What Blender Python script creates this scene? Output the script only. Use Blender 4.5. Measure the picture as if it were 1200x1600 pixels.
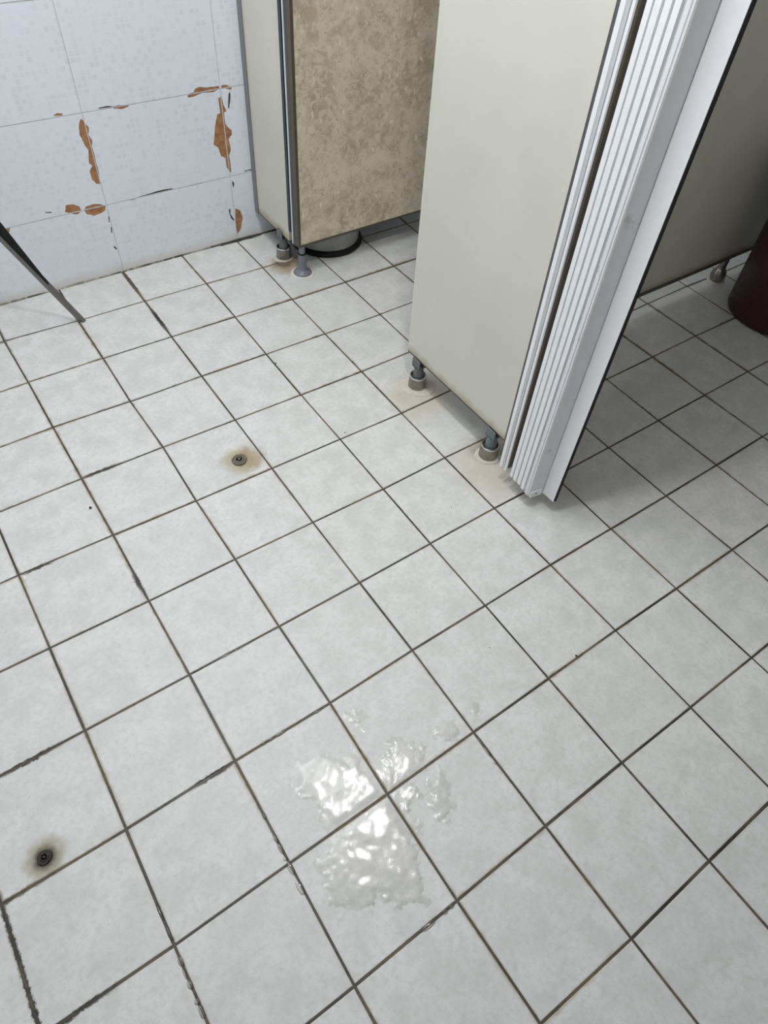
import bpy, bmesh, math, random
from mathutils import Vector, Matrix, noise
from mathutils.geometry import delaunay_2d_cdt

S = 0.2                                   # one floor tile, metres; coordinates below are mostly in tiles
scene = bpy.context.scene
for o in list(bpy.data.objects):
    bpy.data.objects.remove(o)

# ------------------------------------------------------------------ camera
F = 1047.017                              # focal length in pixels of the 1200 x 1600 frame
RV = Vector((2.387811977535574, -0.7145901914306924, 0.33577387809136267))
CAM = Vector((-2.3632523511794385, -10.229103550242083, 6.210693936497175))
RM = Matrix.Rotation(RV.length, 3, RV.normalized())      # world -> camera (x right, y down, z forward)
cam_data = bpy.data.cameras.new('camera')
cam = bpy.data.objects.new('camera', cam_data)
scene.collection.objects.link(cam)
r0, r1, r2 = RM[0], RM[1], RM[2]
cam.matrix_world = Matrix(((r0[0], -r1[0], -r2[0], CAM[0]*S),
                           (r0[1], -r1[1], -r2[1], CAM[1]*S),
                           (r0[2], -r1[2], -r2[2], CAM[2]*S),
                           (0, 0, 0, 1)))
cam_data.sensor_fit = 'VERTICAL'
cam_data.sensor_height = 32.0
cam_data.lens = F / 1600.0 * 32.0
cam_data.clip_start = 0.02
scene.camera = cam

# ------------------------------------------------------------------ world, lamp light, exposure
world = bpy.data.worlds.new('world')
scene.world = world
world.use_nodes = True
world.node_tree.nodes['Background'].inputs[0].default_value = (0.8, 0.85, 0.9, 1)
world.node_tree.nodes['Background'].inputs[1].default_value = 0.05

LAMP = Vector((0.66, -6.83, 9.7)) * S
lamp_data = bpy.data.lights.new('bulb_light', 'POINT')
lamp_data.energy = 34.0
lamp_data.color = (0.99, 0.985, 1.0)
lamp_data.shadow_soft_size = 0.045
lamp_obj = bpy.data.objects.new('bulb_light', lamp_data)
scene.collection.objects.link(lamp_obj)
lamp_obj.location = LAMP

PANEL = Vector((-1.2, -2.9, 11.96)) * S      # unseen ceiling panel added to brighten the far end of the passage
panel_data = bpy.data.lights.new('fill_panel_light', 'AREA')
panel_data.shape = 'SQUARE'; panel_data.size = 0.9
panel_data.energy = 21.0
panel_data.color = (0.97, 0.985, 1.0)
panel_obj = bpy.data.objects.new('fill_panel_light', panel_data)
scene.collection.objects.link(panel_obj)
panel_obj.location = PANEL

scene.view_settings.view_transform = 'Standard'
scene.view_settings.look = 'None'
scene.view_settings.gamma = 1.0
scene.view_settings.use_curve_mapping = False
scene.view_settings.exposure = -0.17

# ------------------------------------------------------------------ pixel helpers (directions only; the plane gives the distance)
def ray(u, v):
    return RM.transposed() @ Vector(((u-600)/F, (v-800)/F, 1.0))
def on_floor(u, v, z=0.0):
    d = ray(u, v); return CAM + d*((z-CAM.z)/d.z)
def on_wall(u, v, y):
    d = ray(u, v); return CAM + d*((y-CAM.y)/d.y)

# ------------------------------------------------------------------ node helpers
class NT:
    def __init__(self, name):
        self.m = bpy.data.materials.new(name); self.m.use_nodes = True
        self.t = self.m.node_tree; self.b = self.t.nodes['Principled BSDF']
    def n(self, kind, **kw):
        x = self.t.nodes.new(kind)
        for k, v in kw.items(): setattr(x, k, v)
        return x
    def l(self, a, b): self.t.links.new(a, b)
    def put(self, sock, v):
        if hasattr(v, 'links'): self.l(v, sock)
        elif hasattr(v, '__len__') and len(v) == 3 and sock.type == 'RGBA': sock.default_value = (*v, 1)
        else: sock.default_value = v
    def math(self, op, a, b=0.0, c=0.0):
        x = self.n('ShaderNodeMath', operation=op)
        self.put(x.inputs[0], a); self.put(x.inputs[1], b); self.put(x.inputs[2], c)
        return x.outputs[0]
    def vmath(self, op, a, b=(0, 0, 0)):
        x = self.n('ShaderNodeVectorMath', operation=op)
        self.put(x.inputs[0], a); self.put(x.inputs[1], b)
        return x.outputs['Value'] if op in ('DISTANCE', 'LENGTH', 'DOT_PRODUCT') else x.outputs[0]
    def mix(self, f, a, b):
        x = self.n('ShaderNodeMix', data_type='RGBA')
        self.put(x.inputs[0], f); self.put(x.inputs[6], a); self.put(x.inputs[7], b)
        return x.outputs[2]
    def ramp(self, v, lo, hi, a=0.0, b=1.0):
        x = self.n('ShaderNodeMapRange', interpolation_type='SMOOTHSTEP')
        self.put(x.inputs[0], v)
        for i, q in zip((1, 2, 3, 4), (lo, hi, a, b)): x.inputs[i].default_value = q
        return x.outputs[0]
    def noise(self, vec, scale, detail=3.0, rough=0.5, dist=0.0):
        x = self.n('ShaderNodeTexNoise')
        self.put(x.inputs['Vector'], vec); x.inputs['Scale'].default_value = scale
        x.inputs['Detail'].default_value = detail; x.inputs['Roughness'].default_value = rough
        x.inputs['Distortion'].default_value = dist
        return x.outputs[0]
    def pos(self): return self.n('ShaderNodeNewGeometry').outputs['Position']
    def obj(self): return self.n('ShaderNodeTexCoord').outputs['Object']
    def uv(self): return self.n('ShaderNodeTexCoord').outputs['UV']
    def rnd(self): return self.n('ShaderNodeObjectInfo').outputs['Random']
    def bump(self, h, strength, dist=0.001):
        x = self.n('ShaderNodeBump'); x.inputs['Strength'].default_value = strength
        x.inputs['Distance'].default_value = dist; self.l(h, x.inputs['Height'])
        self.l(x.outputs[0], self.b.inputs['Normal'])
    def done(self, col=None, rough=None, metal=None, spec=None):
        if col is not None: self.put(self.b.inputs['Base Color'], col)
        if rough is not None: self.put(self.b.inputs['Roughness'], rough)
        if metal is not None: self.put(self.b.inputs['Metallic'], metal)
        if spec is not None: self.put(self.b.inputs['Specular IOR Level'], spec)
        return self.m

def simple(name, col, rough, metal=0.0, var=0.12, scale=60.0, bump=0.0, spec=0.5):
    t = NT(name)
    n = t.noise(t.obj(), scale, 4.0)
    c = t.mix(n, tuple(x*(1-var) for x in col), tuple(min(1, x*(1+var)) for x in col))
    if bump: t.bump(t.noise(t.obj(), scale*4, 2.0), bump)
    return t.done(c, t.ramp(n, 0.3, 0.7, rough*0.85, rough*1.15), metal, spec)

# ------------------------------------------------------------------ materials
STAINS = [  # x, y (tiles), radius (tiles), colour, strength, noise amount
    (2.42, -4.88, 0.62, (0.52, 0.44, 0.31), 0.60, 0.30),
    (2.40, -6.46, 0.72, (0.56, 0.48, 0.36), 0.55, 0.30),
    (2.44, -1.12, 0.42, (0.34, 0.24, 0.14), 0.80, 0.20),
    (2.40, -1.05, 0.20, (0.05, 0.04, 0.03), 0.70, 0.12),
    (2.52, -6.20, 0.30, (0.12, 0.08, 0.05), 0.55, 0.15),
    (-0.27, -4.70, 0.30, (0.38, 0.30, 0.17), 0.75, 0.14),
    (-0.13, -4.74, 0.24, (0.30, 0.21, 0.11), 0.60, 0.14),
    (-0.27, -4.70, 0.125, (0.10, 0.085, 0.06), 0.90, 0.05),
    (-3.632, -7.856, 0.21, (0.25, 0.20, 0.10), 0.80, 0.10),
    (-3.632, -7.856, 0.115, (0.015, 0.012, 0.01), 0.97, 0.04),
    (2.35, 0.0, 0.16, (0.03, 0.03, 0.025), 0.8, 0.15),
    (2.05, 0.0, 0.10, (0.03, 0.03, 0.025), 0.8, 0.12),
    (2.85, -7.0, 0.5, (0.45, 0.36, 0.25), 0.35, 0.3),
]
MOULD = [(45, 1185, 0.35), (20, 1500, 0.75), (60, 885, 0.22), (155, 730, 0.3), (100, 1590, 0.5), (230, 905, 0.25), (330, 1210, 0.25), (205, 440, 0.5), (250, 500, 0.4), (705, 1315, 0.10)]   # pixel, radius in tiles
def make_floor_tile_mat():
    t = NT('glazed_floor_tile')
    p = t.pos(); uv = t.uv()
    n1 = t.noise(p, 16.0, 5.0, 0.62, 0.3)
    n2 = t.noise(p, 95.0, 4.0, 0.65)
    n3 = t.noise(t.vmath('MULTIPLY', p, (1.0, 3.0, 1.0)), 260.0, 2.0, 0.6)
    base = t.mix(t.ramp(n1, 0.34, 0.66), (0.585, 0.590, 0.565), (0.685, 0.685, 0.665))
    base = t.mix(t.math('MULTIPLY', t.ramp(n2, 0.42, 0.70), 0.42), base, (0.48, 0.48, 0.445))
    base = t.mix(t.math('MULTIPLY', t.ramp(n3, 0.54, 0.74), 0.34), base, (0.40, 0.40, 0.36))
    r = t.rnd()
    base = t.mix(t.math('MULTIPLY', r, 0.14), base, (0.54, 0.55, 0.52))
    # tan and dark dirt that creeps in from the joints
    sep = t.n('ShaderNodeSeparateXYZ'); t.l(uv, sep.inputs[0])
    eu = t.math('MINIMUM', sep.outputs[0], t.math('SUBTRACT', 1.0, sep.outputs[0]))
    ev = t.math('MINIMUM', sep.outputs[1], t.math('SUBTRACT', 1.0, sep.outputs[1]))
    e = t.math('MINIMUM', eu, ev)
    en = t.math('ADD', e, t.math('MULTIPLY', t.math('SUBTRACT', t.noise(p, 45.0, 4.0), 0.5), 0.05))
    where = t.ramp(t.noise(p, 3.2, 2.0), 0.42, 0.62)
    tan = t.math('MULTIPLY', t.ramp(en, 0.002, 0.034, 1.0, 0.0), t.math('MULTIPLY_ADD', where, 0.7, 0.18))
    base = t.mix(tan, base, (0.40, 0.32, 0.21))
    dk = t.math('MULTIPLY', t.ramp(en, -0.010, 0.010, 1.0, 0.0), 0.65)
    base = t.mix(dk, base, (0.07, 0.055, 0.04))
    ja = t.math('ADD', e, t.math('MULTIPLY', t.math('SUBTRACT', t.noise(p, 110.0, 4.0, 0.7), 0.5), 0.07))
    jm = t.ramp(ja, 0.012, 0.030, 0.95, 0.0)
    sn1 = t.math('SUBTRACT', t.noise(p, 30.0, 4.0, 0.6), 0.5)
    sn2 = t.math('SUBTRACT', t.noise(p, 70.0, 4.0, 0.6), 0.5)
    for (u, v, rad) in MOULD:
        c = on_floor(u, v)
        near = t.ramp(t.vmath('DISTANCE', p, (c.x*S, c.y*S, 0.0)), rad*S*0.3, rad*S, 1.0, 0.0)
        base = t.mix(t.math('MULTIPLY', near, jm), base, (0.02, 0.018, 0.015))
    for (x, y, rad, col, st, na) in STAINS:
        d = t.vmath('DISTANCE', p, (x*S, y*S, 0.0))
        d = t.math('ADD', d, t.math('MULTIPLY', sn1 if rad > 0.15 else sn2, na*S*1.6))
        base = t.mix(t.math('MULTIPLY', t.ramp(d, rad*S*0.35, rad*S, 1.0, 0.0), st), base, col)
    t.bump(t.math('ADD', t.noise(p, 55.0, 3.0), t.math('MULTIPLY', n3, 0.25)), 0.16, 0.002)
    return t.done(base, t.ramp(n1, 0.3, 0.7, 0.42, 0.54), 0.0, 0.40)
def make_grout_mat():
    t = NT('dirty_grout'); p = t.pos()
    a = t.noise(p, 5.0, 3.0); b = t.noise(p, 70.0, 4.0)
    c = t.mix(t.ramp(a, 0.42, 0.62), (0.030, 0.025, 0.020), (0.135, 0.10, 0.062))
    c = t.mix(t.math('MULTIPLY', t.ramp(b, 0.5, 0.7), 0.6), c, (0.016, 0.014, 0.012))
    t.bump(b, 0.6, 0.002)
    return t.done(c, t.ramp(a, 0.3, 0.7, 0.35, 0.75))
def make_wall_tile_mat(axis):
    t = NT('mosaic_print_wall_tile_' + axis); p = t.pos()
    sep = t.n('ShaderNodeSeparateXYZ'); t.l(p, sep.inputs[0])
    h = sep.outputs[0 if axis == 'x' else 1]; z = sep.outputs[2]
    cell = 0.0145
    gu = t.math('DIVIDE', h, cell); gv = t.math('DIVIDE', z, cell)
    cmb = t.n('ShaderNodeCombineXYZ')
    t.l(t.math('FLOOR', gu), cmb.inputs[0]); t.l(t.math('FLOOR', gv), cmb.inputs[1])
    wn = t.n('ShaderNodeTexWhiteNoise', noise_dimensions='2D'); t.l(cmb.outputs[0], wn.inputs['Vector'])
    fu = t.math('FRACT', gu); fv = t.math('FRACT', gv)
    def inside(f):
        return t.math('MULTIPLY', t.ramp(f, 0.06, 0.14), t.ramp(f, 0.86, 0.94, 1.0, 0.0))
    m = t.math('MULTIPLY', inside(fu), inside(fv))
    patch = t.ramp(t.noise(p, 6.0, 3.0), 0.35, 0.6, 0.35, 1.0)
    k = t.math('MULTIPLY', t.math('MULTIPLY', m, t.ramp(wn.outputs[0], 0.30, 1.0, 0.04, 0.50)), patch)
    tint = t.mix(wn.outputs[0], (0.68, 0.70, 0.72), (0.63, 0.665, 0.715))
    c = t.mix(k, (0.78, 0.82, 0.88), tint)
    g = t.math('ADD', z, t.math('MULTIPLY', t.noise(p, 22.0, 4.0), -0.03))
    c = t.mix(t.ramp(g, -0.012, 0.028, 0.55, 0.0), c, (0.62, 0.58, 0.47))
    return t.done(c, 0.22, 0.0, 0.5)
def make_terracotta():
    t = NT('bare_terracotta_body'); p = t.pos(); n = t.noise(p, 60.0, 4.0)
    c = t.mix(t.ramp(n, 0.3, 0.7), (0.30, 0.135, 0.055), (0.47, 0.24, 0.11))
    t.bump(n, 0.5, 0.001)
    return t.done(c, 0.8)
def make_cream():
    t = NT('cream_laminate'); p = t.obj()
    n = t.noise(p, 4.0, 4.0); f = t.noise(p, 220.0, 2.0)
    c = t.mix(t.ramp(n, 0.3, 0.7), (0.615, 0.60, 0.515), (0.66, 0.645, 0.56))
    vo = t.n('ShaderNodeTexVoronoi'); t.put(vo.inputs['Vector'], p); vo.inputs['Scale'].default_value = 26.0
    wn = t.n('ShaderNodeTexWhiteNoise'); t.l(vo.outputs['Position'], wn.inputs['Vector'])
    spk = t.math('MULTIPLY', t.ramp(vo.outputs['Distance'], 0.04, 0.075, 1.0, 0.0), t.ramp(wn.outputs[0], 0.72, 0.74))
    c = t.mix(t.math('MULTIPLY', spk, 0.55), c, (0.80, 0.79, 0.74))
    sm = t.ramp(t.noise(p, 9.0, 5.0, 0.65), 0.60, 0.75)
    c = t.mix(t.math('MULTIPLY', sm, 0.16), c, (0.42, 0.36, 0.25))
    # grime along the wet lower edge
    sz = t.n('ShaderNodeSeparateXYZ'); t.l(t.pos(), sz.inputs[0])
    zz = t.math('ADD', sz.outputs[2], t.math('MULTIPLY', t.noise(p, 40.0, 4.0), -0.03))
    c = t.mix(t.math('MULTIPLY', t.ramp(zz, 0.080, 0.108, 1.0, 0.0), 0.55), c, (0.30, 0.22, 0.12))
    t.bump(t.math('ADD', spk, t.math('MULTIPLY', f, 0.15)), 0.25, 0.001)
    return t.done(c, 0.42, 0.0, 0.4)
def make_granite():
    t = NT('brown_stone_print_laminate'); p = t.obj()
    n = t.noise(p, 9.0, 6.0, 0.7, 0.4); n2 = t.noise(p, 42.0, 5.0, 0.7, 0.8)
    c = t.mix(t.ramp(n, 0.32, 0.68), (0.47, 0.385, 0.275), (0.80, 0.70, 0.54))
    c = t.mix(t.math('MULTIPLY', t.ramp(n2, 0.44, 0.62), 0.8), c, (0.78, 0.69, 0.55))
    c = t.mix(t.math('MULTIPLY', t.ramp(t.noise(p, 75.0, 4.0, 0.7), 0.54, 0.70), 0.6), c, (0.33, 0.265, 0.19))
    warp = t.n('ShaderNodeTexNoise'); t.put(warp.inputs['Vector'], p); warp.inputs['Scale'].default_value = 14.0
    q = t.vmath('ADD', p, t.vmath('MULTIPLY', warp.outputs[1], (0.06, 0.06, 0.06)))
    vo = t.n('ShaderNodeTexVoronoi'); t.put(vo.inputs['Vector'], t.vmath('MULTIPLY', q, (2.2, 1.0, 1.0))); vo.inputs['Scale'].default_value = 24.0
    wn = t.n('ShaderNodeTexWhiteNoise'); t.l(vo.outputs['Position'], wn.inputs['Vector'])
    fl = t.math('MULTIPLY', t.ramp(vo.outputs['Distance'], 0.12, 0.26, 1.0, 0.0), t.ramp(wn.outputs[0], 0.70, 0.74))
    c = t.mix(t.math('MULTIPLY', fl, 0.8), c, (0.90, 0.83, 0.70))
    return t.done(c, 0.45, 0.0, 0.4)
def make_water():
    t = NT('clear_water_film')
    t.t.nodes.remove(t.b)
    out = [n for n in t.t.nodes if n.type == 'OUTPUT_MATERIAL'][0]
    fr = t.n('ShaderNodeFresnel'); fr.inputs[0].default_value = 1.5
    tr = t.n('ShaderNodeBsdfTransparent'); tr.inputs[0].default_value = (0.99, 0.99, 0.99, 1)
    gl = t.n('ShaderNodeBsdfGlossy'); gl.inputs['Roughness'].default_value = 0.025
    bp = t.n('ShaderNodeBump'); bp.inputs['Strength'].default_value = 0.30; bp.inputs['Distance'].default_value = 0.0004
    t.l(t.noise(t.pos(), 480.0, 2.0, 0.55, 0.8), bp.inputs['Height'])
    t.l(bp.outputs[0], gl.inputs['Normal'])
    g2 = t.n('ShaderNodeBsdfGlossy'); g2.inputs['Roughness'].default_value = 0.20
    gm = t.n('ShaderNodeMixShader'); gm.inputs[0].default_value = 0.33
    t.l(gl.outputs[0], gm.inputs[1]); t.l(g2.outputs[0], gm.inputs[2])
    mx = t.n('ShaderNodeMixShader')
    t.l(fr.outputs[0], mx.inputs[0]); t.l(tr.outputs[0], mx.inputs[1]); t.l(gm.outputs[0], mx.inputs[2])
    t.l(mx.outputs[0], out.inputs[0])
    return t.m

M = dict(
    floor=make_floor_tile_mat(), grout=make_grout_mat(),
    wallx=make_wall_tile_mat('x'), wally=make_wall_tile_mat('y'),
    terra=make_terracotta(), cream=make_cream(), granite=make_granite(), water=make_water(),
    wgrout=simple('pale_wall_grout', (0.66, 0.66, 0.67), 0.8),
    plaster=simple('grey_ceiling_paint', (0.52, 0.52, 0.51), 0.8),
    darkwall=simple('dark_grey_paint', (0.15, 0.145, 0.14), 0.6),
    crack=simple('dark_crack_dirt', (0.045, 0.04, 0.035), 0.8),
    alu=simple('grey_aluminium_trim', (0.23, 0.235, 0.235), 0.42, 0.4),
    bronze=simple('dark_bronze_edging', (0.105, 0.085, 0.06), 0.45, 0.2),
    black=simple('black_rubber', (0.005, 0.005, 0.0055), 0.6, spec=0.3),
    gapdark=simple('blue_black_gap_shade', (0.022, 0.032, 0.04), 0.4),
    whiteedge=simple('pale_blue_white_edge', (0.62, 0.68, 0.69), 0.4),
    hinge=simple('grey_brown_hinge_bar', (0.10, 0.10, 0.095), 0.4, 0.3),
    pvc=simple('white_pvc_profile', (0.86, 0.87, 0.87), 0.38, 0.0, 0.05),
    pvcgrey=simple('pale_grey_lead_post', (0.76, 0.77, 0.78), 0.40, 0.0, 0.06, 25.0),
    smudge=None,
    foldshade=simple('brown_fold_gap_shade', (0.12, 0.095, 0.072), 0.6),  # brown darkened with the shade deep between the folds
    steel=simple('stained_steel_cup', (0.30, 0.28, 0.255), 0.30, 0.85, 0.35, 40.0),
    chrome=simple('bright_steel_rim', (0.75, 0.75, 0.74), 0.18, 1.0, 0.1),
    rod=simple('grey_green_plastic_rod', (0.13, 0.165, 0.165), 0.45),
    rodgrey=simple('grey_plastic_rod', (0.13, 0.135, 0.135), 0.45),
    post=simple('blue_grey_plastic_post', (0.17, 0.18, 0.20), 0.45),
    sealant=simple('old_white_sealant', (0.58, 0.53, 0.46), 0.7, 0.0, 0.25, 70.0, 0.5),
    sealant2=simple('clean_white_sealant', (0.62, 0.60, 0.55), 0.6, 0.0, 0.2, 70.0, 0.3),
    redplastic=simple('dark_red_plastic', (0.045, 0.005, 0.007), 0.45),
    binbody=simple('grey_white_plastic', (0.36, 0.365, 0.35), 0.4, 0.0, 0.25, 20.0),
    rust=simple('rusty_bolt_metal', (0.16, 0.135, 0.11), 0.5, 0.6, 0.6, 160.0, 0.8),
    barsteel=simple('dull_grey_steel', (0.20, 0.195, 0.185), 0.42, 0.6, 0.15, 30.0),
    dirt=simple('dark_dirt', (0.035, 0.028, 0.022), 0.8),
    lampwhite=simple('white_lamp_plastic', (0.75, 0.75, 0.73), 0.4),
)

t = NT('smudged_grey_post'); p = t.obj()
c = t.mix(t.noise(p, 25.0, 3.0), (0.72, 0.73, 0.74), (0.80, 0.81, 0.82))
c = t.mix(t.math('MULTIPLY', t.ramp(t.noise(t.vmath('MULTIPLY', p, (1.0, 1.0, 0.45)), 48.0, 4.0, 0.6), 0.64, 0.74), 0.5), c, (0.30, 0.28, 0.27))
M['smudge'] = t.done(c, 0.40)
# ------------------------------------------------------------------ object helpers
COL = scene.collection
def link(name, me, mat, parent=None, smooth=False):
    o = bpy.data.objects.new(name, me); COL.objects.link(o)
    mats = mat if isinstance(mat, (list, tuple)) else [mat]
    if not me.materials:
        for m in mats: me.materials.append(m)
    if smooth:
        for p in me.polygons: p.use_smooth = True
    if parent is not None:
        o.parent = parent
        o.location = o.location
    return o
def tag(o, label, cat, group=None):
    o['label'] = label; o['category'] = cat
    if group: o['group'] = group
    return o
def thing(name, label, cat, loc, group=None):
    o = bpy.data.objects.new(name, None); COL.objects.link(o)
    o.location = loc; o.empty_display_size = 0.05
    return tag(o, label, cat, group)
def obj(name, bm, mat, parent=None, smooth=False):
    """bm is in world metres; the object gets its parent's origin."""
    org = Vector((0, 0, 0)); a = parent
    while a is not None: org += a.location; a = a.parent
    bmesh.ops.recalc_face_normals(bm, faces=bm.faces)
    bmesh.ops.translate(bm, verts=bm.verts, vec=-org)
    me = bpy.data.meshes.new(name); bm.to_mesh(me); bm.free()
    o = link(name, me, mat, parent)
    if smooth:
        for p in me.polygons: p.use_smooth = True
        try: me.set_sharp_from_angle(angle=math.radians(40))
        except Exception: pass
    return o
def box(bm, x0, x1, y0, y1, z0, z1, shear=0.0, bev=0.0, zr=0.0):
    """box in tiles; shear moves y by shear*(z-zr)"""
    vs = [bm.verts.new((x*S, (y + shear*(z-zr))*S, z*S)) for z in (z0, z1) for y in (y0, y1) for x in (x0, x1)]
    fs = [bm.faces.new([vs[i] for i in q]) for q in ((0, 1, 3, 2), (4, 6, 7, 5), (0, 4, 5, 1), (2, 3, 7, 6), (0, 2, 6, 4), (1, 5, 7, 3))]
    if bev:
        es = list({e for f in fs for e in f.edges})
        bmesh.ops.bevel(bm, geom=es, offset=bev*S, segments=2, affect='EDGES', profile=0.5)
def new_box(name, mat, parent, *a, **k):
    bm = bmesh.new(); box(bm, *a, **k); return obj(name, bm, mat, parent)
def lathe(bm, cx, cy, prof, n=32, cap=True):
    """prof: list of (r, z) in tiles, bottom to top"""
    rings = []
    for r, z in prof:
        rings.append([bm.verts.new(((cx + r*math.cos(2*math.pi*k/n))*S, (cy + r*math.sin(2*math.pi*k/n))*S, z*S)) for k in range(n)])
    for a, b in zip(rings, rings[1:]):
        for k in range(n): bm.faces.new((a[k], a[(k+1) % n], b[(k+1) % n], b[k]))
    if cap:
        if prof[0][0] > 1e-5: bm.faces.new(rings[0])
        if prof[-1][0] > 1e-5: bm.faces.new(rings[-1])
def new_lathe(name, mat, parent, cx, cy, prof, n=32, cap=True):
    bm = bmesh.new(); lathe(bm, cx, cy, prof, n, cap)
    return obj(name, bm, mat, parent, smooth=True)
def blob_ring(name, mat, parent, cx, cy, r_in, r_out, h, seed, n=40, amp=0.12):
    rnd = random.Random(seed); ph = [rnd.uniform(0, 6.28) for _ in range(4)]
    def rr(a): return 1 + amp*(math.sin(2*a+ph[0])*0.5 + math.sin(3*a+ph[1])*0.35 + math.sin(7*a+ph[2])*0.18 + math.sin(11*a+ph[3])*0.12)
    bm = bmesh.new(); rings = []
    for f, z in ((1.0, -0.004), (0.97, h*0.55), (0.85, h), (0.0, h)):
        ring = []
        for k in range(n):
            a = 2*math.pi*k/n
            R = r_in + (r_out*rr(a) - r_in)*f
            ring.append(bm.verts.new(((cx+R*math.cos(a))*S, (cy+R*math.sin(a))*S, z*S)))
        rings.append(ring)
    for a, b in zip(rings, rings[1:]):
        for k in range(n): bm.faces.new((a[k], a[(k+1) % n], b[(k+1) % n], b[k]))
    bm.faces.new(rings[-1]); bm.faces.new(rings[0])
    return obj(name, bm, mat, parent, smooth=True)
def structure(o): o['kind'] = 'structure'; return o

# ------------------------------------------------------------------ the room shell
XL, XR, YN, YF, ZC = -5.2, 10.5, -17.0, -0.03, 12.1
floor = structure(new_box('floor', M['grout'], None, XL-0.3, XR+0.3, YN-0.3, YF+0.3, -0.30, -0.0075))
ceiling = structure(new_box('ceiling', M['plaster'], None, XL-0.3, XR+0.3, YN-0.3, YF+0.3, ZC, ZC+0.3))
wall_far = structure(new_box('wall_far', M['wgrout'], None, XL-0.3, XR+0.3, YF-0.011, YF+0.4, -0.3, ZC))
wall_left = structure(new_box('wall_left', M['wgrout'], None, XL-0.4, XL-0.004, YN-0.3, YF+0.3, -0.3, ZC))
wall_right = structure(new_box('wall_right', M['wally'], None, XR, XR+0.4, YN-0.3, YF+0.3, -0.3, ZC))
wall_near = structure(new_box('wall_near', M['darkwall'], None, XL-0.3, XR+0.3, YN-0.4, YN, -0.3, ZC))

# floor tiles, their joint crossings where the photograph has them
PX = {(0,1):(226,470),(0,2):(268,526),(0,3):(315,587.5),(0,4):(367.5,656),(0,5):(425,731.5),(0,6):(489,816),
(-1,1):(122,501),(-1,2):(161,559.5),(-1,3):(203.5,627.5),(-1,4):(255,698.5),(-1,5):(306.5,782.5),
(-2,1):(6,532.5),(-2,2):(44,597),(-2,3):(82.5,667),(-2,4):(127.5,747.5),(-2,5):(177,836),
(1,1):(322.5,442.5),(1,2):(367.5,495),(1,3):(416,553),(1,4):(470.5,617),(1,5):(531.5,686),(1,6):(599,764),
(2,1):(411,418),(2,2):(457,468),(2,3):(508,521.5),(2,4):(565,580.5),(2,5):(627.5,645.5),(2,6):(695,715),(3,2):(540,441),(3,3):(594,491),(4,2):(616,416),
(-3,5):(29,898.5),(-3,6):(77.5,1012.5),(-3,7):(132.5,1141.5),(-3,8):(197,1296),(-3,9):(272.5,1477.5),(-4,8):(1.5,1413.5),
(-2,6):(232.5,939),(-2,7):(296,1054),(-2,8):(367.5,1189),(-2,9):(452.5,1349),(-2,10):(554,1541),
(-1,6):(367.5,873.5),(-1,7):(436,978.5),(-1,8):(516,1098.5),(-1,9):(605.5,1241),(-1,10):(714.5,1407.5),(-1,11):(845,1600),
(0,7):(562,910),(0,8):(644.5,1016),(0,9):(740,1144),(0,10):(852.5,1291),(0,11):(987,1467),
(1,7):(672.5,849),(1,8):(758.5,946),(1,9):(857.5,1060),(1,10):(972,1191.5),(1,11):(1108.5,1345.5),
(2,7):(772.5,794),(2,8):(860,882.5),(2,9):(962,985),(2,10):(1079.5,1105),(3,8):(954.7,826),(3,9):(1057,919.5),
(4,7):(951,699),(4,8):(1041,774.5),(5,7):(1028.5,657),(5,8):(1119.8,726.4),(6,8):(1191.8,681.5),(4,9):(1144.6,858.5),
(6,7):(1100.8,617.3),(5,6):(947.7,592.5),(6,6):(1019.7,557.5),(7,6):(1086.3,524.8),(7,7):(1168,580.8),(7,5):(1011.9,474.4),(8,5):(1074,446.7)}
rnd = random.Random(7)
OFF = {k: on_floor(*v).xy - Vector((k[0], -k[1])) for k, v in PX.items()}
def corner(i, j):
    """joint crossing in tiles"""
    if j <= 0: base = Vector((i + corner_x_off(i), YF + 0.002))
    else:
        o = OFF.get((i, j))
        if o is None:                         # carry on the drift of the joint lines
            oi = [v.x for k, v in OFF.items() if k[0] == i]; oj = [v.y for k, v in OFF.items() if k[1] == j]
            o = Vector((sum(oi)/len(oi) if oi else 0.0, sum(oj)/len(oj) if oj else 0.0))
        base = Vector((i, -j)) + o
    base.x = min(max(base.x, XL), XR); base.y = max(base.y, YN)
    return base
def corner_x_off(i):
    o = OFF.get((i, 1)); return 0.035 if o is None else 0.5*(o.x + 0.035)
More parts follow.
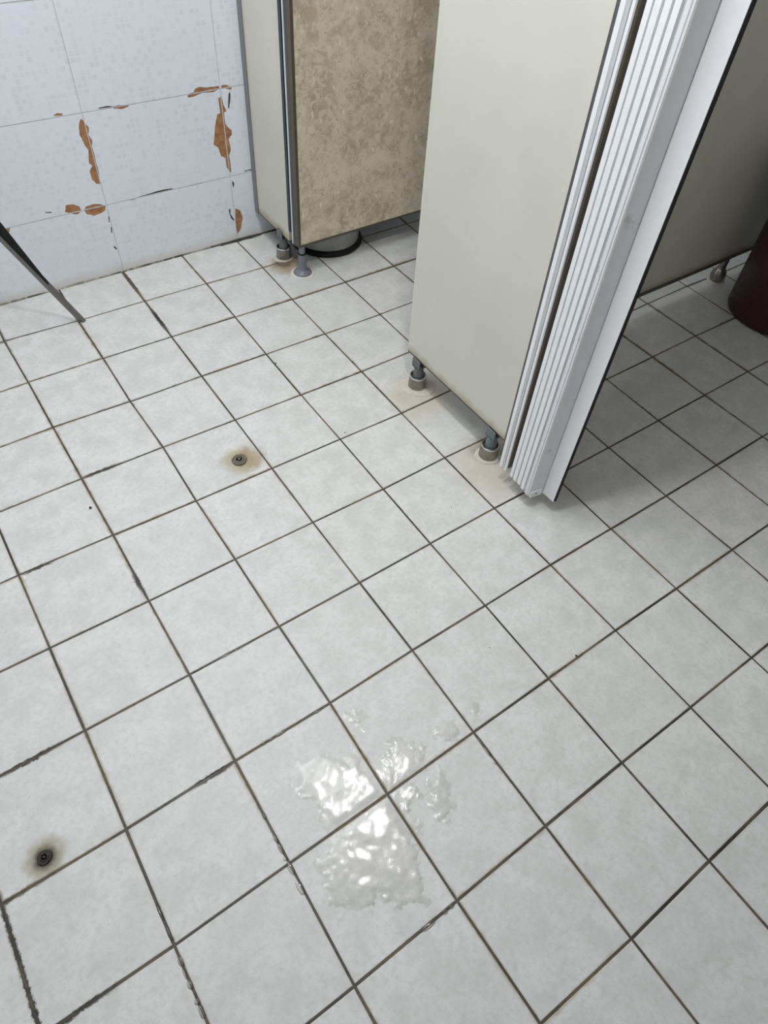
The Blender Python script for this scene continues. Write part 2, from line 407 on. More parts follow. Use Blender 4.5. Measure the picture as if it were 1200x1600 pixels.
def floor_tile(i, j):
    c = [corner(i, j+1), corner(i+1, j+1), corner(i+1, j), corner(i, j)]        # ccw seen from above
    mid = (c[0]+c[1]+c[2]+c[3])/4
    gap = 0.0105 + rnd.uniform(-0.0015, 0.002)
    bev = 0.007
    lip = rnd.uniform(-0.0015, 0.0015); tx = rnd.uniform(-0.0015, 0.0015); ty = rnd.uniform(-0.0015, 0.0015)
    def inset(g):
        out = []
        for k in range(4):
            a, b, d = c[k-1], c[k], c[(k+1) % 4]
            e1 = (b-a).normalized(); e2 = (d-b).normalized()
            n1 = Vector((-e1.y, e1.x)); n2 = Vector((-e2.y, e2.x))
            out.append(b + (n1+n2)*g/(1+n1.dot(n2)))
        return out
    rings = [(inset(gap), -0.04), (inset(gap), -bev*0.8), (inset(gap+bev*0.35), -bev*0.25), (inset(gap+bev), 0.0)]
    vs, uvs = [], []
    for ring, z in rings:
        for k, q in enumerate(ring):
            dz = lip + tx*(q.x-mid.x) + ty*(q.y-mid.y)
            vs.append(((q.x-mid.x)*S, (q.y-mid.y)*S, (z+dz)*S))
            uvs.append((q.x-mid.x+0.5, q.y-mid.y+0.5))
    fs = [(12, 13, 14, 15)]
    for r in range(3):
        for k in range(4):
            a = r*4+k; b = r*4+(k+1) % 4
            fs.append((a, b, b+4, a+4))
    me = bpy.data.meshes.new('floor_tile'); me.from_pydata(vs, [], fs)
    ul = me.uv_layers.new(name='UVMap')
    for p in me.polygons:
        for li in p.loop_indices: ul.data[li].uv = uvs[me.loops[li].vertex_index]
    o = link('floor_tile', me, M['floor'], floor)
    o.location = (mid.x*S, mid.y*S, 0)
for j in range(0, 17):
    for i in range(-6, 11):
        a = corner(i, j+1); b = corner(i+1, j)
        if b.x-a.x < 0.12 or b.y-a.y < 0.12: continue
        floor_tile(i, j)

# ------------------------------------------------------------------ wall tiles with chipped glaze
def CH(pts): return [(u/3.0, v/3.0) for u, v in pts]
CHIPS = [CH(c) for c in (
 [(375,555),(390,565),(400,580),(415,595),(412,630),(430,655),(428,680),(440,720),(448,760),(460,800),(468,860),(450,860),(430,840),(418,800),(430,775),(415,765),(412,700),(395,680),(385,655),(370,630),(367,590)],
 [(305,960),(340,955),(370,965),(380,985),(365,1002),(330,998),(302,992)],
 [(392,985),(400,965),(430,955),(470,955),(493,962),(492,985),(470,998),(440,1010),(405,1003)],
 [(245,540),(265,528),(292,530),(290,540)],
 [(523,497),(550,490),(605,488),(600,498),(570,510),(530,508)],
 [(877,440),(905,430),(910,415),(935,405),(970,408),(990,405),(1020,400),(1030,412),(1000,430),(960,432),(930,440),(905,452),(877,455)],
 [(1035,398),(1060,396),(1085,410),(1080,420),(1050,412),(1035,415)],
 [(1020,460),(1035,445),(1045,490),(1060,520),(1048,525),(1055,580),(1085,610),(1085,630),(1070,650),(1080,700),(1072,730),(1082,805),(1072,805),(1060,780),(1055,740),(1035,730),(1020,690),(998,675),(1003,625),(1010,560),(1015,535),(1030,528)],
 [(1100,975),(1125,985),(1137,1020),(1130,1065),(1112,1095),(1102,1060)],
 [(-40,1085),(0,1073),(48,1062),(45,1080),(28,1100),(-40,1140)],
)]
CRACKS = [CH(c) for c in (
 [(610,934),(655,917),(700,904),(735,893),(765,886),(805,880),(812,886),(780,895),(765,899),(730,905),(655,921),(612,938)],
 [(885,866),(940,853),(942,858),(890,870)],
 [(458,503),(500,494),(521,495),(520,500),(460,508)],
 [(1068,442),(1073,425),(1078,440),(1077,470),(1071,508),(1066,504)],
 [(1070,975),(1078,980),(1078,1000),(1096,1028),(1094,1034),(1080,1020),(1070,990)],
 [(1143,798),(1170,791),(1184,790),(1184,795),(1160,798),(1145,804)],
 [(505,1010),(510,1015),(512,1040),(508,1040)], [(517,1060),(523,1065),(524,1090),(519,1088)], [(530,1148),(545,1160),(546,1170),(532,1158)],
 [(208,991),(240,990),(240,996),(212,996)], [(5,590),(45,583),(46,587),(6,594)],
 [(1085,850),(1092,848),(1096,862),(1092,880),(1088,868)],
)]
def to_wall(poly): return [(on_wall(u, v, YF).x, on_wall(u, v, YF).z) for u, v in poly]
def rough_poly(p, seed, amp=0.006):
    """subdivide and jag an outline a little"""
    r = random.Random(seed); out = []
    for k in range(len(p)):
        a, b = Vector(p[k]), Vector(p[(k+1) % len(p)])
        n = 2 if (b-a).length > 0.04 else 1
        for q in range(n):
            w = a.lerp(b, q/n)
            if q: w += Vector((r.uniform(-amp, amp), r.uniform(-amp, amp)))
            out.append((w.x, w.y))
    return out
CHIPS_W = [(rough_poly(to_wall(c), i), 1) for i, c in enumerate(CHIPS)] + [(to_wall(c), 2) for c in CRACKS]
def clip_poly(p, x0, x1, z0, z1):
    def cut(p, ax, v, keep_gt):
        out = []
        for k in range(len(p)):
            a, b = p[k-1], p[k]
            ia = (a[ax] > v) == keep_gt; ib = (b[ax] > v) == keep_gt
            if ia != ib:
                t = (v-a[ax])/(b[ax]-a[ax]); out.append((a[0]+(b[0]-a[0])*t, a[1]+(b[1]-a[1])*t))
            if ib: out.append(b)
        return out
    for ax, v, g in ((0, x0, True), (0, x1, False), (1, z0, True), (1, z1, False)):
        p = cut(p, ax, v, g)
        if len(p) < 3: return None
    return p
GH = 0.0055                                # half a wall joint, tiles
CHIP_D = 0.006                             # depth of the flaked glaze, tiles
def chipped_tile(x0, x1, z0, z1, chips):
    """front face triangulated around the chips; chips lie deeper and show the clay"""
    verts = [(x0, z0), (x1, z0), (x1, z1), (x0, z1)]; faces = [[0, 1, 2, 3]]; kinds = [0]
    e = 0.0006
    for poly, kind in chips:
        q = clip_poly(poly, x0+e, x1-e, z0+e, z1-e)
        if not q: continue
        if sum(q[k-1][0]*q[k][1]-q[k][0]*q[k-1][1] for k in range(len(q))) < 0: q = q[::-1]
        n = len(verts); verts += q; faces.append(list(range(n, n+len(q)))); kinds.append(kind)
    if len(faces) == 1: return None
    vo, eo, fo, _, _, of = delaunay_2d_cdt([Vector(v) for v in verts], [], faces, 1, 1e-5)
    bm = bmesh.new()
    yf = YF - 0.02
    top = {}; low = {}
    def T(i):
        if i not in top: top[i] = bm.verts.new((vo[i].x*S, yf*S, vo[i].y*S))
        return top[i]
    def L(i):
        if i not in low: low[i] = bm.verts.new((vo[i].x*S, (yf+CHIP_D)*S, vo[i].y*S))
        return low[i]
    edge = {}
    for f, o in zip(fo, of):
        k = max(kinds[q] for q in o) if o else 0
        vv = [(L if k else T)(i) for i in f]
        try: fc = bm.faces.new(vv)
        except ValueError: continue
        fc.material_index = k
        for a in range(len(f)):
            key = tuple(sorted((f[a], f[(a+1) % len(f)])))
            edge.setdefault(key, []).append(1 if k else 0)
    for (a, b), ks in edge.items():
        if 0 in ks and 1 in ks:
            bm.faces.new((T(a), T(b), L(b), L(a))).material_index = 0
    # sides of the tile
    r = 0.014
    q = [(x0, z0), (x1, z0), (x1, z1), (x0, z1)]
    fr = [bm.verts.new((x*S, yf*S, z*S)) for x, z in q]; bk = [bm.verts.new((x*S, (YF-0.008)*S, z*S)) for x, z in q]
    for k in range(4): bm.faces.new((fr[k], fr[(k+1) % 4], bk[(k+1) % 4], bk[k]))
    return bm
cols = [XL] + [0.05 + 2.005*k for k in range(-2, 6)] + [XR]
rows = [0.004, 1.083] + [1.083 + 1.252*k for k in range(1, 9)] + [ZC]
for a, b in zip(cols, cols[1:]):
    for c, d in zip(rows, rows[1:]):
        if b-a < 0.05 or d-c < 0.05: continue
        x0, x1, z0, z1 = a+GH, b-GH, c+GH, d-GH
        bm = None
        if b < 5.0 and d < 4 and a > -5: bm = chipped_tile(x0, x1, z0, z1, CHIPS_W)
        if bm is None:
            bm = bmesh.new(); box(bm, x0, x1, YF-0.02, YF-0.008, z0, z1, bev=0.003)
        o = obj('wall_tile', bm, [M['wallx'], M['terra'], M['crack']], wall_far)
# left wall, same tiles running along y
ycols = [YF-0.03]
while ycols[-1] > YN: ycols.append(max(ycols[-1]-2.005, YN))
for a, b in zip(ycols, ycols[1:]):
    for c, d in zip(rows, rows[1:]):
        if a-b < 0.05 or d-c < 0.05: continue
        new_box('wall_tile', M['wally'], wall_left, XL-0.003, XL+0.02, b+GH, a-GH, c+GH, d-GH, bev=0.003)

# dirty sealing bead along the foot of the far wall
bm = bmesh.new(); n = 260; prev = None
for k in range(n+1):
    x = XL+0.02 + (XR-XL-0.04)*k/n
    d = noise.noise(Vector((x*2.1, 3.1, 0)))*0.5+0.5; w = 0.016 + 0.016*d + (0.030 + 0.02*noise.noise(Vector((x*9, 0, 5))) if 1.7 < x < 2.5 else 0)
    h = 0.010 + 0.020*d
    r = [bm.verts.new((x*S, (YF-0.018)*S, h*S)), bm.verts.new((x*S, (YF-0.018-w*0.6)*S, h*0.7*S)), bm.verts.new((x*S, (YF-0.018-w)*S, -0.002*S))]
    if prev:
        for q in range(2): bm.faces.new((prev[q], r[q], r[q+1], prev[q+1]))
    prev = r
t = NT('grimy_wall_foot_sealant'); p = t.pos()
c = t.mix(t.ramp(t.noise(p, 9.0, 4.0), 0.40, 0.62), (0.30, 0.28, 0.23), (0.035, 0.032, 0.026))
c = t.mix(t.math('MULTIPLY', t.ramp(t.noise(p, 60.0, 3.0), 0.56, 0.62), 0.7), c, (0.45, 0.43, 0.38))
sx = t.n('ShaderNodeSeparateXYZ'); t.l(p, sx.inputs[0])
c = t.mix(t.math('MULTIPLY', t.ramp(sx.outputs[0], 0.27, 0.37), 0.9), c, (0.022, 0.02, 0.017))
bead = structure(obj('trim_1', bm, t.done(c, 0.6)))

# ------------------------------------------------------------------ stall fittings
XP0, XP1 = 2.455, 2.525                    # front and back of the stall fronts
ZB, ZT = 0.48, 9.5                         # lower and upper edge of the boards
def cup_foot(parent, cx, cy, seal_r, seed, rod='rod', squat=1.0, ztop=0.50, seal='sealant'):
    """steel cup on the floor, plastic rod, flat clip that grips the board"""
    f = new_lathe('foot', M['steel'], parent, cx, cy, [(0.126, 0.0), (0.126, 0.02), (0.120, 0.16*squat), (0.115, 0.19*squat), (0.102, 0.195*squat), (0.098, 0.15*squat)], 36)
    new_lathe('cup_rim', M['chrome'], f, cx, cy, [(0.117, 0.182*squat), (0.119, 0.19*squat), (0.114, 0.202*squat), (0.102, 0.203*squat), (0.099, 0.192*squat)], 36, cap=False)
    new_lathe('rod', M[rod], f, cx, cy, [(0.074, 0.10*squat), (0.073, 0.26), (0.064, 0.285), (0.064, 0.35), (0.05, 0.37)], 28)
    bm = bmesh.new()
    box(bm, XP0-0.030, XP0-0.012, cy-0.075, cy+0.085, 0.345, ztop, bev=0.004)
    box(bm, XP0-0.03, XP1+0.03, cy-0.06, cy+0.06, 0.335, 0.365, bev=0.004)
    box(bm, XP1+0.012, XP1+0.03, cy-0.075, cy+0.075, 0.345, ztop, bev=0.004)
    obj('clip', bm, M[rod], f)
    blob_ring('sealant_ring', M[seal], f, cx, cy, 0.120, seal_r, 0.016, seed)
    return f

# --- far pilaster, between the tiled wall and the brown door
pil1 = thing('stall_pilaster', 'narrow cream laminate stall panel in the corner between white wall tiles and brown door', 'partition', (2.49*S, -0.6*S, 0))
sh1 = 0.0
new_box('board', M['cream'], pil1, XP0, XP1, -1.185, -0.13, 0.445, ZT, shear=sh1, bev=0.004, zr=0.4)
new_box('wall_channel', M['alu'], pil1, XP0-0.02, XP1+0.02, -0.165, YF-0.021, 0.43, ZT, shear=0.0)
new_box('lower_edge_strip', M['bronze'], pil1, XP0+0.004, XP1-0.004, -1.18, -0.135, 0.425, 0.446, shear=sh1, zr=0.4)
new_box('door_gap_strip', M['gapdark'], pil1, XP0-0.006, XP1+0.004, -1.255, -1.187, 0.62, ZT, shear=sh1*0.5, zr=0.4)  # dark strip in place of the shaded clearance gap before the door
cup_foot(pil1, 2.49, -0.905, 0.16, 3, 'rodgrey')

# --- brown door standing open into the stall
door = thing('stall_door', 'brown stone-patterned laminate stall door standing open with dark edging', 'door', (2.5*S, -1.45*S, 0))
DX0, DX1 = 2.462, 5.75
def door_y(x): return -1.50 + (x-DX0)*0.012
def door_slab(name, mat, x0, x1, z0, z1, yo0, yo1):
    bm = bmesh.new()
    vs = [bm.verts.new((x*S, (door_y(x)+yo)*S, z*S)) for z in (z0, z1) for yo in (yo0, yo1) for x in (x0, x1)]
    for q in ((0, 1, 3, 2), (4, 6, 7, 5), (0, 4, 5, 1), (2, 3, 7, 6), (0, 2, 6, 4), (1, 5, 7, 3)): bm.faces.new([vs[i] for i in q])
    return obj(name, bm, mat, door)
DZ0 = 0.475
door_slab('board', M['granite'], DX0+0.03, DX1-0.03, DZ0+0.035, ZT, 0.006, 0.085)
door_slab('edge_trim', M['bronze'], DX0-0.012, DX0+0.032, DZ0, ZT, 0.0, 0.108)
door_slab('edge_trim', M['bronze'], DX0+0.032, DX1, DZ0, DZ0+0.036, 0.0, 0.09)
door_slab('edge_trim', M['bronze'], DX1-0.03, DX1, DZ0+0.036, ZT, 0.0, 0.09)
bm = bmesh.new()                           # half-round grey hinge bar and pale edge strip
for k in range(9):
    a = math.pi*k/8
    for z in (DZ0-0.01, ZT):
        bm.verts.new(((DX0-0.004-0.020*math.sin(a))*S, (door_y(DX0)+0.135+0.030*math.cos(a))*S, z*S))
bm.verts.ensure_lookup_table()
for k in range(8): bm.faces.new((bm.verts[2*k], bm.verts[2*k+1], bm.verts[2*k+3], bm.verts[2*k+2]))
bm.faces.new([bm.verts[2*k] for k in range(9)]); bm.faces.new([bm.verts[2*k+1] for k in range(9)])
bm.faces.new((bm.verts[0], bm.verts[16], bm.verts[17], bm.verts[1]))
obj('hinge_bar', bm, M['hinge'], door, smooth=True)
bm = bmesh.new(); prev = None
for k in range(41):                        # chipped pale strip, its edge a little ragged
    z = DZ0-0.015 + (ZT-DZ0+0.015)*k/40
    w = 0.040 + 0.012*noise.noise(Vector((0, 0, z*3.1)))
    y = door_y(DX0)+0.170; x = DX0-0.012
    r = [bm.verts.new((x*S, y*S, z*S)), bm.verts.new((x*S, (y+w)*S, z*S)), bm.verts.new(((x+0.05)*S, (y+w)*S, z*S)), bm.verts.new(((x+0.05)*S, y*S, z*S))]
    if prev:
        for q in range(4): bm.faces.new((prev[q], prev[(q+1) % 4], r[(q+1) % 4], r[q]))
    else: bm.faces.new(r)
    prev = r
bm.faces.new(prev)
obj('edge_strip', bm, M['whiteedge'], door)
pv = new_lathe('pivot_post', M['post'], door, 2.53, -1.455, [(0.150, 0.0), (0.150, 0.015), (0.135, 0.035), (0.095, 0.055), (0.072, 0.08), (0.068, 0.14), (0.066, 0.34)], 36)
new_lathe('collar', M['black'], pv, 2.53, -1.455, [(0.067, 0.338), (0.069, 0.345), (0.069, 0.352), (0.060, 0.356)], 28)
new_lathe('pin', M['post'], pv, 2.53, -1.455, [(0.050, 0.35), (0.050, 0.474)], 24)
blob_ring('sealant_ring', M['sealant2'], pv, 2.53, -1.46, 0.14, 0.195, 0.010, 11, amp=0.05)

# --- round bin behind the brown door
bn = thing('waste_bin', 'pale grey round bin with a black base ring behind the brown door', 'bin', (3.42*S, -0.73*S, 0))
new_lathe('body', M['binbody'], bn, 3.42, -0.73, [(0.56, 0.03), (0.565, 0.06), (0.60, 1.35), (0.615, 1.36), (0.615, 1.40), (0.585, 1.40), (0.545, 0.10), (0.0, 0.08)], 48, cap=False)
new_lathe('base_ring', M['black'], bn, 3.42, -0.73, [(0.54, 0.0), (0.615, 0.0), (0.63, 0.02), (0.63, 0.06), (0.60, 0.085), (0.56, 0.09)], 48, cap=False)

# --- near pilaster
pil2 = thing('stall_pilaster', 'wide cream laminate stall panel standing on two steel cup feet beside folded white door', 'partition', (2.49*S, -5.4*S, 0))
sh2 = 0.025
new_box('board', M['cream'], pil2, XP0, XP1, -6.50, -4.452, ZB, ZT, shear=sh2, bev=0.005, zr=0.5)
new_box('lower_edge_strip', M['bronze'], pil2, XP0+0.003, XP1-0.003, -6.49, -4.457, ZB-0.024, ZB+0.002, shear=sh2, zr=0.5)
cup_foot(pil2, 2.49, -4.695, 0.24, 5, 'rodgrey', ztop=0.475)
cup_foot(pil2, 2.485, -6.262, 0.175, 8, 'rod', ztop=0.475)

# --- folded accordion door
acc = thing('accordion_door', 'white folding accordion door pushed open into a narrow stack with black rubber edge', 'door', (2.42*S, -6.9*S, 0))
AZ0, AZ1 = 0.255, 9.4
YT0, YB0 = -6.52, -6.626                    # the stack leans a little: y at z = 5 and at z = 0.27
def ay(yt, z):
    yb = YB0 + (yt-YT0)*(0.545/0.597)
    return yb + (yt-yb)*(z-0.27)/(4.73)
def acc_prism(name, mat, poly, z0=AZ0, z1=AZ1, parent=acc):
    """poly: (x, y at z=5) outline in tiles"""
    bm = bmesh.new()
    lo = [bm.verts.new((x*S, ay(y, z0)*S, z0*S)) for x, y in poly]
    hi = [bm.verts.new((x*S, ay(y, z1)*S, z1*S)) for x, y in poly]
    n = len(poly)
    for k in range(n): bm.faces.new((lo[k], lo[(k+1) % n], hi[(k+1) % n], hi[k]))
    bm.faces.new(lo); bm.faces.new(hi)
    return obj(name, bm, mat, parent)
# thin dark strip drawing the shaded gap between pilaster and first fold
acc_prism('jamb_shade_strip', M['hinge'], [(2.447, -6.366), (2.447, -6.43), (2.4545, -6.43), (2.4545, -6.366)])
def fold(y0, y1, ych, xf=2.30, xb=2.545, bx=None, dd=0.060):
    """one folded slat: flat nose y0..y1 with a chamfer running back to ych"""
    d = xf + dd
    acc_prism('fold_slat', M['pvc'], [(xf, y1), (xf, y0), (xf+0.012, y0+0.006), (xb, y0+0.006), (xb, ych), (d, ych)], z0=AZ0 + bx if bx else AZ0)
fold(-6.520, -6.566, -6.584, dd=0.030)
fold(-6.621, -6.648, -6.654, dd=0.012)
acc_prism('fold_gap_shade', M['foldshade'], [(2.314, -6.6545), (2.53, -6.6545), (2.53, -6.690), (2.330, -6.668)], z0=AZ0+0.05)  # brown slab on the fold's side, shade of the gap put into its colour
fold(-6.736, -6.783, -6.796, bx=-0.006)
fold(-6.801, -6.856, -6.872, bx=-0.014)
fold(-6.880, -6.934, -6.950, bx=-0.010)
fold(-6.957, -7.008, -7.024, bx=-0.030)
# backing hinge web that joins the folds deep inside
acc_prism('hinge_web', M['foldshade'], [(2.50, -7.04), (2.50, -6.53), (2.535, -6.53), (2.535, -7.04)], z0=AZ0+0.05)
# lead post: ridged nose, flat grey face, then the white flange with its rubber edge
LZ = AZ0-0.045
acc_prism('lead_post', M['smudge'], [(2.298, -7.036), (2.490, -7.036), (2.490, -7.157), (2.312, -7.118), (2.300, -7.108), (2.304, -7.100), (2.304, -7.088), (2.296, -7.082), (2.296, -7.060), (2.303, -7.054), (2.303, -7.044)], z0=LZ)
acc_prism('flange', M['pvc'], [(2.504, -7.165), (2.504, -7.120), (2.545, -7.120), (2.545, -7.352), (2.513, -7.352), (2.508, -7.20)], z0=LZ-0.02)
acc_prism('rubber_edge', M['black'], [(2.520, -7.353), (2.545, -7.353), (2.545, -7.372), (2.526, -7.372)], z0=LZ-0.005)
clip = acc_prism('end_clip', M['pvc'], [(2.318, -7.123), (2.318, -7.137), (2.470, -7.168), (2.470, -7.155)], z0=LZ-0.022, z1=LZ+0.07)
bm = bmesh.new()
for k in range(16):
    a = 2*math.pi*k/16
    bm.verts.new(((2.39+0.013*math.cos(a))*S, (ay(-7.153, LZ)-0.006)*S, (LZ+0.030+0.013*math.sin(a))*S))
f = bm.faces.new(bm.verts[:]); e = bmesh.ops.extrude_face_region(bm, geom=[f])
bmesh.ops.translate(bm, vec=(0, 0.004*S+0.002, 0), verts=[v for v in e['geom'] if isinstance(v, bmesh.types.BMVert)])
obj('screw', bm, M['alu'], clip)

# --- partition inside the second stall, dim behind the accordion door
part = thing('stall_partition', 'plain cream stall partition standing in shade behind the dark red bin', 'partition', (6.4*S, -5.09*S, 0))
new_box('board', M['cream'], part, XP1+0.004, 10.35, -5.135, -5.06, 0.46, ZT, bev=0.004)
new_box('lower_edge_strip', M['bronze'], part, XP1+0.01, 10.34, -5.145, -5.05, 0.405, 0.47)
new_box('wall_channel', M['alu'], part, 10.33, XR-0.002, -5.155, -5.04, 0.40, ZT)
ft = new_lathe('foot', M['steel'], part, 8.70, -5.10, [(0.08, 0.0), (0.115, 0.03), (0.128, 0.09), (0.125, 0.15), (0.10, 0.21), (0.07, 0.24), (0.066, 0.34), (0.07, 0.405)], 36)
blob_ring('sealant_ring', M['sealant'], ft, 8.70, -5.10, 0.10, 0.16, 0.010, 21)

part2 = thing('stall_partition', 'unseen cream stall partition added to keep the stall with the red bin dim', 'partition', (6.4*S, -11.3*S, 0))
new_box('board', M['cream'], part2, XP0, 10.35, -11.35, -11.28, 0.46, ZT, bev=0.004)  # out of view, added to cut stray light entering the stall
new_box('lower_edge_strip', M['bronze'], part2, XP0+0.01, 10.34, -11.36, -11.27, 0.405, 0.47)
for fx in (2.9, 8.7):
    new_lathe('foot', M['steel'], part2, fx, -11.315, [(0.08, 0.0), (0.115, 0.03), (0.128, 0.09), (0.125, 0.15), (0.10, 0.21), (0.07, 0.24), (0.066, 0.34), (0.07, 0.405)], 36)

# --- dark red bin
rb = thing('red_bin', 'dark red round plastic bin standing in the shaded stall', 'bin', (8.72*S, -6.25*S, 0))
new_lathe('body', M['redplastic'], rb, 8.72, -6.25, [(0.66, 0.0), (0.715, 0.02), (0.74, 0.07), (0.80, 2.55), (0.80, 2.62), (0.77, 2.62), (0.70, 0.08), (0.0, 0.06)], 56, cap=False)
new_lathe('rim', M['redplastic'], rb, 8.72, -6.25, [(0.798, 2.50), (0.835, 2.52), (0.84, 2.64), (0.80, 2.66), (0.77, 2.62)], 56, cap=False)

# --- steel bar leaning by the white wall
A = Vector((-0.965, -1.035, 0.0)); B = Vector((-1.556, -0.945, 1.38))
d = (B-A).normalized()
B = A + d*((XL + 0.06 - A.x)/d.x)
bar = thing('steel_bar', 'grey steel angle bar with black backing leaning beside the white tiled wall', 'metal bar', (A.x*S, A.y*S, 0))
v1 = Vector((0.80, -0.60, 0)); v1 = (v1 - d*v1.dot(d)).normalized()          # across the grey flange
v2 = d.cross(v1).normalized()
if v2.y < 0: v2 = -v2
def beam(name, mat, a0, a1, b0, b1, s0, s1, cut=True):
    bm = bmesh.new(); vs = []
    for s in (s0, s1):
        for a, b in ((a0, b0), (a1, b0), (a1, b1), (a0, b1)):
            q = A + d*s + v1*a + v2*b
            if s == 0.0 and cut: q = q - d*(q.z/d.z)
            vs.append(bm.verts.new(q*S))
    for q in ((0, 1, 2, 3), (7, 6, 5, 4), (0, 4, 5, 1), (1, 5, 6, 2), (2, 6, 7, 3), (3, 7, 4, 0)): bm.faces.new([vs[i] for i in q])
    return obj(name, bm, mat, bar)
Lb = (B-A).length
beam('flange', M['barsteel'], -0.035, 0.035, 0.0, 0.014, 0.0, Lb)
beam('flange', M['barsteel'], 0.021, 0.035, 0.0145, 0.06, 0.0, Lb)
# black strip on the bar's upper side, narrowing to its lower end
bm = bmesh.new(); prev = None
for sdist, wd in ((0.74, 0.012), (1.75, 0.15), (Lb-0.05, 0.15)):
    r = [bm.verts.new((A + d*sdist + v1*(0.036+a) + v2*b)*S) for a, b in ((0, 0.010), (wd, 0.010), (wd, 0.030), (0, 0.030))]
    if prev:
        for q in range(4): bm.faces.new((prev[q], prev[(q+1) % 4], r[(q+1) % 4], r[q]))
    else: bm.faces.new(r)
    prev = r
bm.faces.new(prev)
obj('backing_strip', bm, M['black'], bar)

# --- old bolt stubs left in the floor
def bolt(label, cx, cy, mat, r, seed):
    b = thing('anchor_bolt', label, 'bolt', (cx*S, cy*S, 0), None)
    blob_ring('washer', mat, b, cx, cy, r*0.62, r, 0.016, seed, 30, 0.08)
    new_lathe('stub', mat, b, cx, cy, [(r*0.60, 0.014), (r*0.58, 0.022), (r*0.42, 0.026), (r*0.34, 0.016), (r*0.20, 0.016), (r*0.18, 0.026), (0.0, 0.028)], 20)
bolt('rusty grey bolt stub in a floor tile with a tan stain around it', -0.27, -4.697, M['rust'], 0.095, 31)
bolt('blackened bolt stub in a floor tile with a dark sooty ring', -3.632, -7.856, M['dirt'], 0.06, 32)

# --- crumbs of dirt on the tiles
def speck(u, v, r, seed, label):
    c = on_floor(u, v); rr = random.Random(seed)
    bm = bmesh.new(); bmesh.ops.create_icosphere(bm, subdivisions=1, radius=r*S)
    for q in bm.verts: q.co = Vector((q.co.x*rr.uniform(.6, 1.3), q.co.y*rr.uniform(.6, 1.3), q.co.z*0.5*rr.uniform(.7, 1.1)))
    bmesh.ops.translate(bm, verts=bm.verts, vec=(c.x*S, c.y*S, r*S*0.35))
    me = bpy.data.meshes.new('dirt_speck'); bmesh.ops.translate(bm, verts=bm.verts, vec=(-c.x*S, -c.y*S, 0)); bm.to_mesh(me); bm.free()
    o = link('dirt_speck', me, M['dirt']); o.location = (c.x*S, c.y*S, 0)
    tag(o, label, 'dirt', 'crumbs of dirt on the floor tiles')
for k, (u, v, r) in enumerate(((141.5, 794, 0.020), (431, 568, 0.016), (551, 566, 0.016), (900, 1025, 0.014), (705, 793, 0.008), (539, 676, 0.010), (765, 1012, 0.007))):
    speck(u, v, r, k, ('small black pit mark on a pale floor tile near the steel bar foot' if k == 0 else 'dark crumb lodged at a joint beside a pale floor tile' if k in (1, 2, 3) else 'tiny dark crumb lying out on a pale floor tile'))

# ------------------------------------------------------------------ spilled water
BL = [  # centre pixel, radius in tiles, weight
    (560, 1265, 0.34, 1.2), (500, 1210, 0.22, 0.8), (600, 1330, 0.28, 1.0), (640, 1180, 0.22, 0.75), (690, 1250, 0.20, 0.6),
    (540, 1380, 0.26, 0.7), (700, 1140, 0.12, 0.75), (738, 1108, 0.10, 0.7), (560, 1120, 0.16, 0.45), (640, 1390, 0.16, 0.6)]
BL = [(on_floor(u, v).xy, r, w) for u, v, r, w in BL]
def wet(x, y):
    s = -0.36
    for c, r, w in BL: s += w*math.exp(-((x-c.x)**2+(y-c.y)**2)/(r*r))
    q = Vector((x*5.0, y*5.0, 0))
    s += 0.34*noise.noise(q) + 0.24*noise.noise(q*2.7) + 0.16*noise.noise(q*7.0)
    return s
def near_joint(x, y):
    i = math.floor(x+0.02); j = math.floor(-y)
    # nearest grid lines, interpolated between the built crossings
    best = 9.0
    for ii in (i, i+1):
        a, b = corner(ii, j), corner(ii, j+1)
        t = (y-a.y)/(b.y-a.y); best = min(best, abs(x-(a.x+(b.x-a.x)*t)))
    for jj in (j, j+1):
        a, b = corner(i, jj), corner(i+1, jj)
        t = (x-a.x)/(b.x-a.x); best = min(best, abs(y-(a.y+(b.y-a.y)*t)))
    return best
bm = bmesh.new(); step = 0.0135; vmap = {}
x_lo, x_hi, y_lo, y_hi = -2.3, 0.35, -10.2, -7.7
def height(x, y, w):
    q = Vector((x, y, 0.0))
    e = min(1.0, w/0.22)
    e = e*e*(3-2*e)
    wave = noise.noise(q*8.0)*0.0030 + noise.noise(q*17.0+Vector((3, 1, 0)))*0.0020 + math.sin((x*0.75+y*0.65)*26 + 3*noise.noise(q*3))*0.0007
    return 0.0015 + e*(0.0050 + wave)
nx = int((x_hi-x_lo)/step); ny = int((y_hi-y_lo)/step)
grid = {}
for a in range(nx+1):
    for b in range(ny+1):
        x, y = x_lo+a*step, y_lo+b*step
        w = wet(x, y)
        if w > -0.03: grid[a, b] = (x, y, w, near_joint(x, y))
for a in range(nx):
    for b in range(ny):
        ks = [(a, b), (a+1, b), (a+1, b+1), (a, b+1)]
        if any(k not in grid for k in ks) or sum(grid[k][3] < 0.019 for k in ks) > 0: continue
        vv = []
        for k in ks:
            if k not in vmap:
                x, y, w, nj = grid[k]; vmap[k] = bm.verts.new((x*S, y*S, height(x, y, max(0.0, min(w, (nj-0.018)*3.0)))*S))
            vv.append(vmap[k])
        bm.faces.new(vv)
pud_c = on_floor(575, 1275)
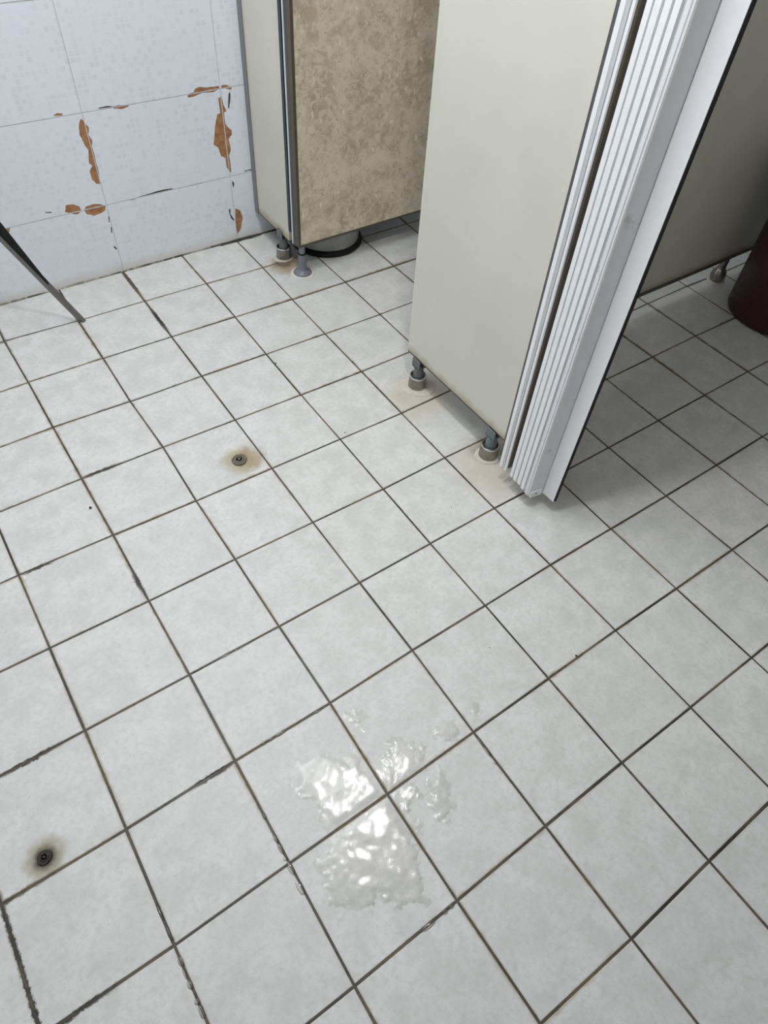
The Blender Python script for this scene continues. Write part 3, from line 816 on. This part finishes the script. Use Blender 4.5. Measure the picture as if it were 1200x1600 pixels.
def split_pieces(bm, name, mat, parent, small=0):
    """each connected piece of a bmesh becomes a child mesh"""
    seen = set(); org = parent.location
    bm.verts.ensure_lookup_table(); bm.verts.index_update()
    for v0 in bm.verts:
        if v0.index in seen: continue
        stack = [v0]; comp = []; seen.add(v0.index)
        while stack:
            v = stack.pop(); comp.append(v)
            for e in v.link_edges:
                w = e.other_vert(v)
                if w.index not in seen: seen.add(w.index); stack.append(w)
        if len(comp) < small: continue
        ids = {v.index: k for k, v in enumerate(comp)}
        fs = {f for v in comp for f in v.link_faces}
        me = bpy.data.meshes.new(name)
        me.from_pydata([tuple(v.co - org) for v in comp], [], [[ids[v.index] for v in f.verts] for f in fs])
        link(name, me, mat, parent, True)
    bm.free()
pud = thing('water_puddle', 'thin rippled puddle of clear water shining across several floor tiles', 'puddle', (pud_c.x*S, pud_c.y*S, 0))
split_pieces(bm, 'water_film', M['water'], pud, 12)

def trickle(p0, p1, width, seed, label, breaks=0.35):
    """beads of water lying along a joint between two pixels"""
    a, b = on_floor(*p0).xy, on_floor(*p1).xy
    L = (b-a).length; t = (b-a)/L; nrm = Vector((-t.y, t.x)); rr = random.Random(seed)
    bm = bmesh.new(); s = 0.0
    while s < L:
        ln = rr.uniform(0.03, 0.16)
        if rr.random() > breaks:
            m = 8; k = 10; rows_ = []
            w = width*rr.uniform(0.5, 1.1); off = rr.uniform(-0.004, 0.004)
            for q in range(m+1):
                f = q/m; e = math.sqrt(max(0.0, 1-(2*f-1)**2))*0.98+0.02
                c = a + t*min(L, s+ln*f) + nrm*off
                row = []
                for r in range(k+1):
                    g = -1+2*r/k
                    pnt = c + nrm*(g*w*e)
                    row.append(bm.verts.new((pnt.x*S, pnt.y*S, (-0.004+0.011*e*math.sqrt(max(0, 1-g*g)))*S)))
                rows_.append(row)
            for r0_, r1_ in zip(rows_, rows_[1:]):
                for r in range(k): bm.faces.new((r0_[r], r1_[r], r1_[r+1], r0_[r+1]))
        s += ln*rr.uniform(0.8, 1.3)
    bmesh.ops.recalc_face_normals(bm, faces=bm.faces)
    o = thing('water_trickle', label, 'water', (a.x*S, a.y*S, 0), 'water lying in the floor joints')
    split_pieces(bm, 'water_bead', M['water'], o)
trickle((408, 1162), (512, 1101), 0.030, 1, 'beads of water along a floor joint at the puddle corner')
trickle((244, 1410), (318, 1590), 0.022, 2, 'long broken line of water beads in a joint between dry tiles', 0.2)
trickle((410, 1270), (478, 1405), 0.027, 3, 'water beads in the joint along one side of the puddle', 0.3)
trickle((640, 1470), (712, 1411), 0.027, 4, 'water beads in the joint below the rippled puddle', 0.3)
trickle((300, 1050), (436, 981), 0.022, 5, 'faint line of water in a joint away from the puddle', 0.5)
trickle((745, 1150), (790, 1215), 0.022, 6, 'short run of water in the joint past the small splash', 0.4)

# ------------------------------------------------------------------ ceiling lamp that holds the light
lamp = thing('ceiling_lamp', 'white ceiling bulb holder above the passage between wall and stalls', 'lamp', (LAMP.x, LAMP.y, ZC*S))
lx, ly = LAMP.x/S, LAMP.y/S
new_lathe('rose', M['lampwhite'], lamp, lx, ly, [(0.20, ZC-0.10), (0.27, ZC-0.06), (0.28, ZC)], 32)
new_lathe('socket', M['lampwhite'], lamp, lx, ly, [(0.10, ZC-0.34), (0.115, ZC-0.30), (0.12, ZC-0.10)], 28)

panel = thing('fill_panel_lamp', 'unseen square ceiling panel lamp added to brighten the tiled wall end', 'lamp', (PANEL.x, PANEL.y, ZC*S))
px_, py_ = PANEL.x/S, PANEL.y/S
new_box('diffuser', M['lampwhite'], panel, px_-2.3, px_+2.3, py_-2.3, py_+2.3, ZC-0.10, ZC-0.05)
for (a0, a1, b0, b1) in ((-2.4, 2.4, -2.4, -2.3), (-2.4, 2.4, 2.3, 2.4), (-2.4, -2.3, -2.3, 2.3), (2.3, 2.4, -2.3, 2.3)):
    new_box('frame_bar', M['lampwhite'], panel, px_+a0, px_+a1, py_+b0, py_+b1, ZC-0.12, ZC-0.001)
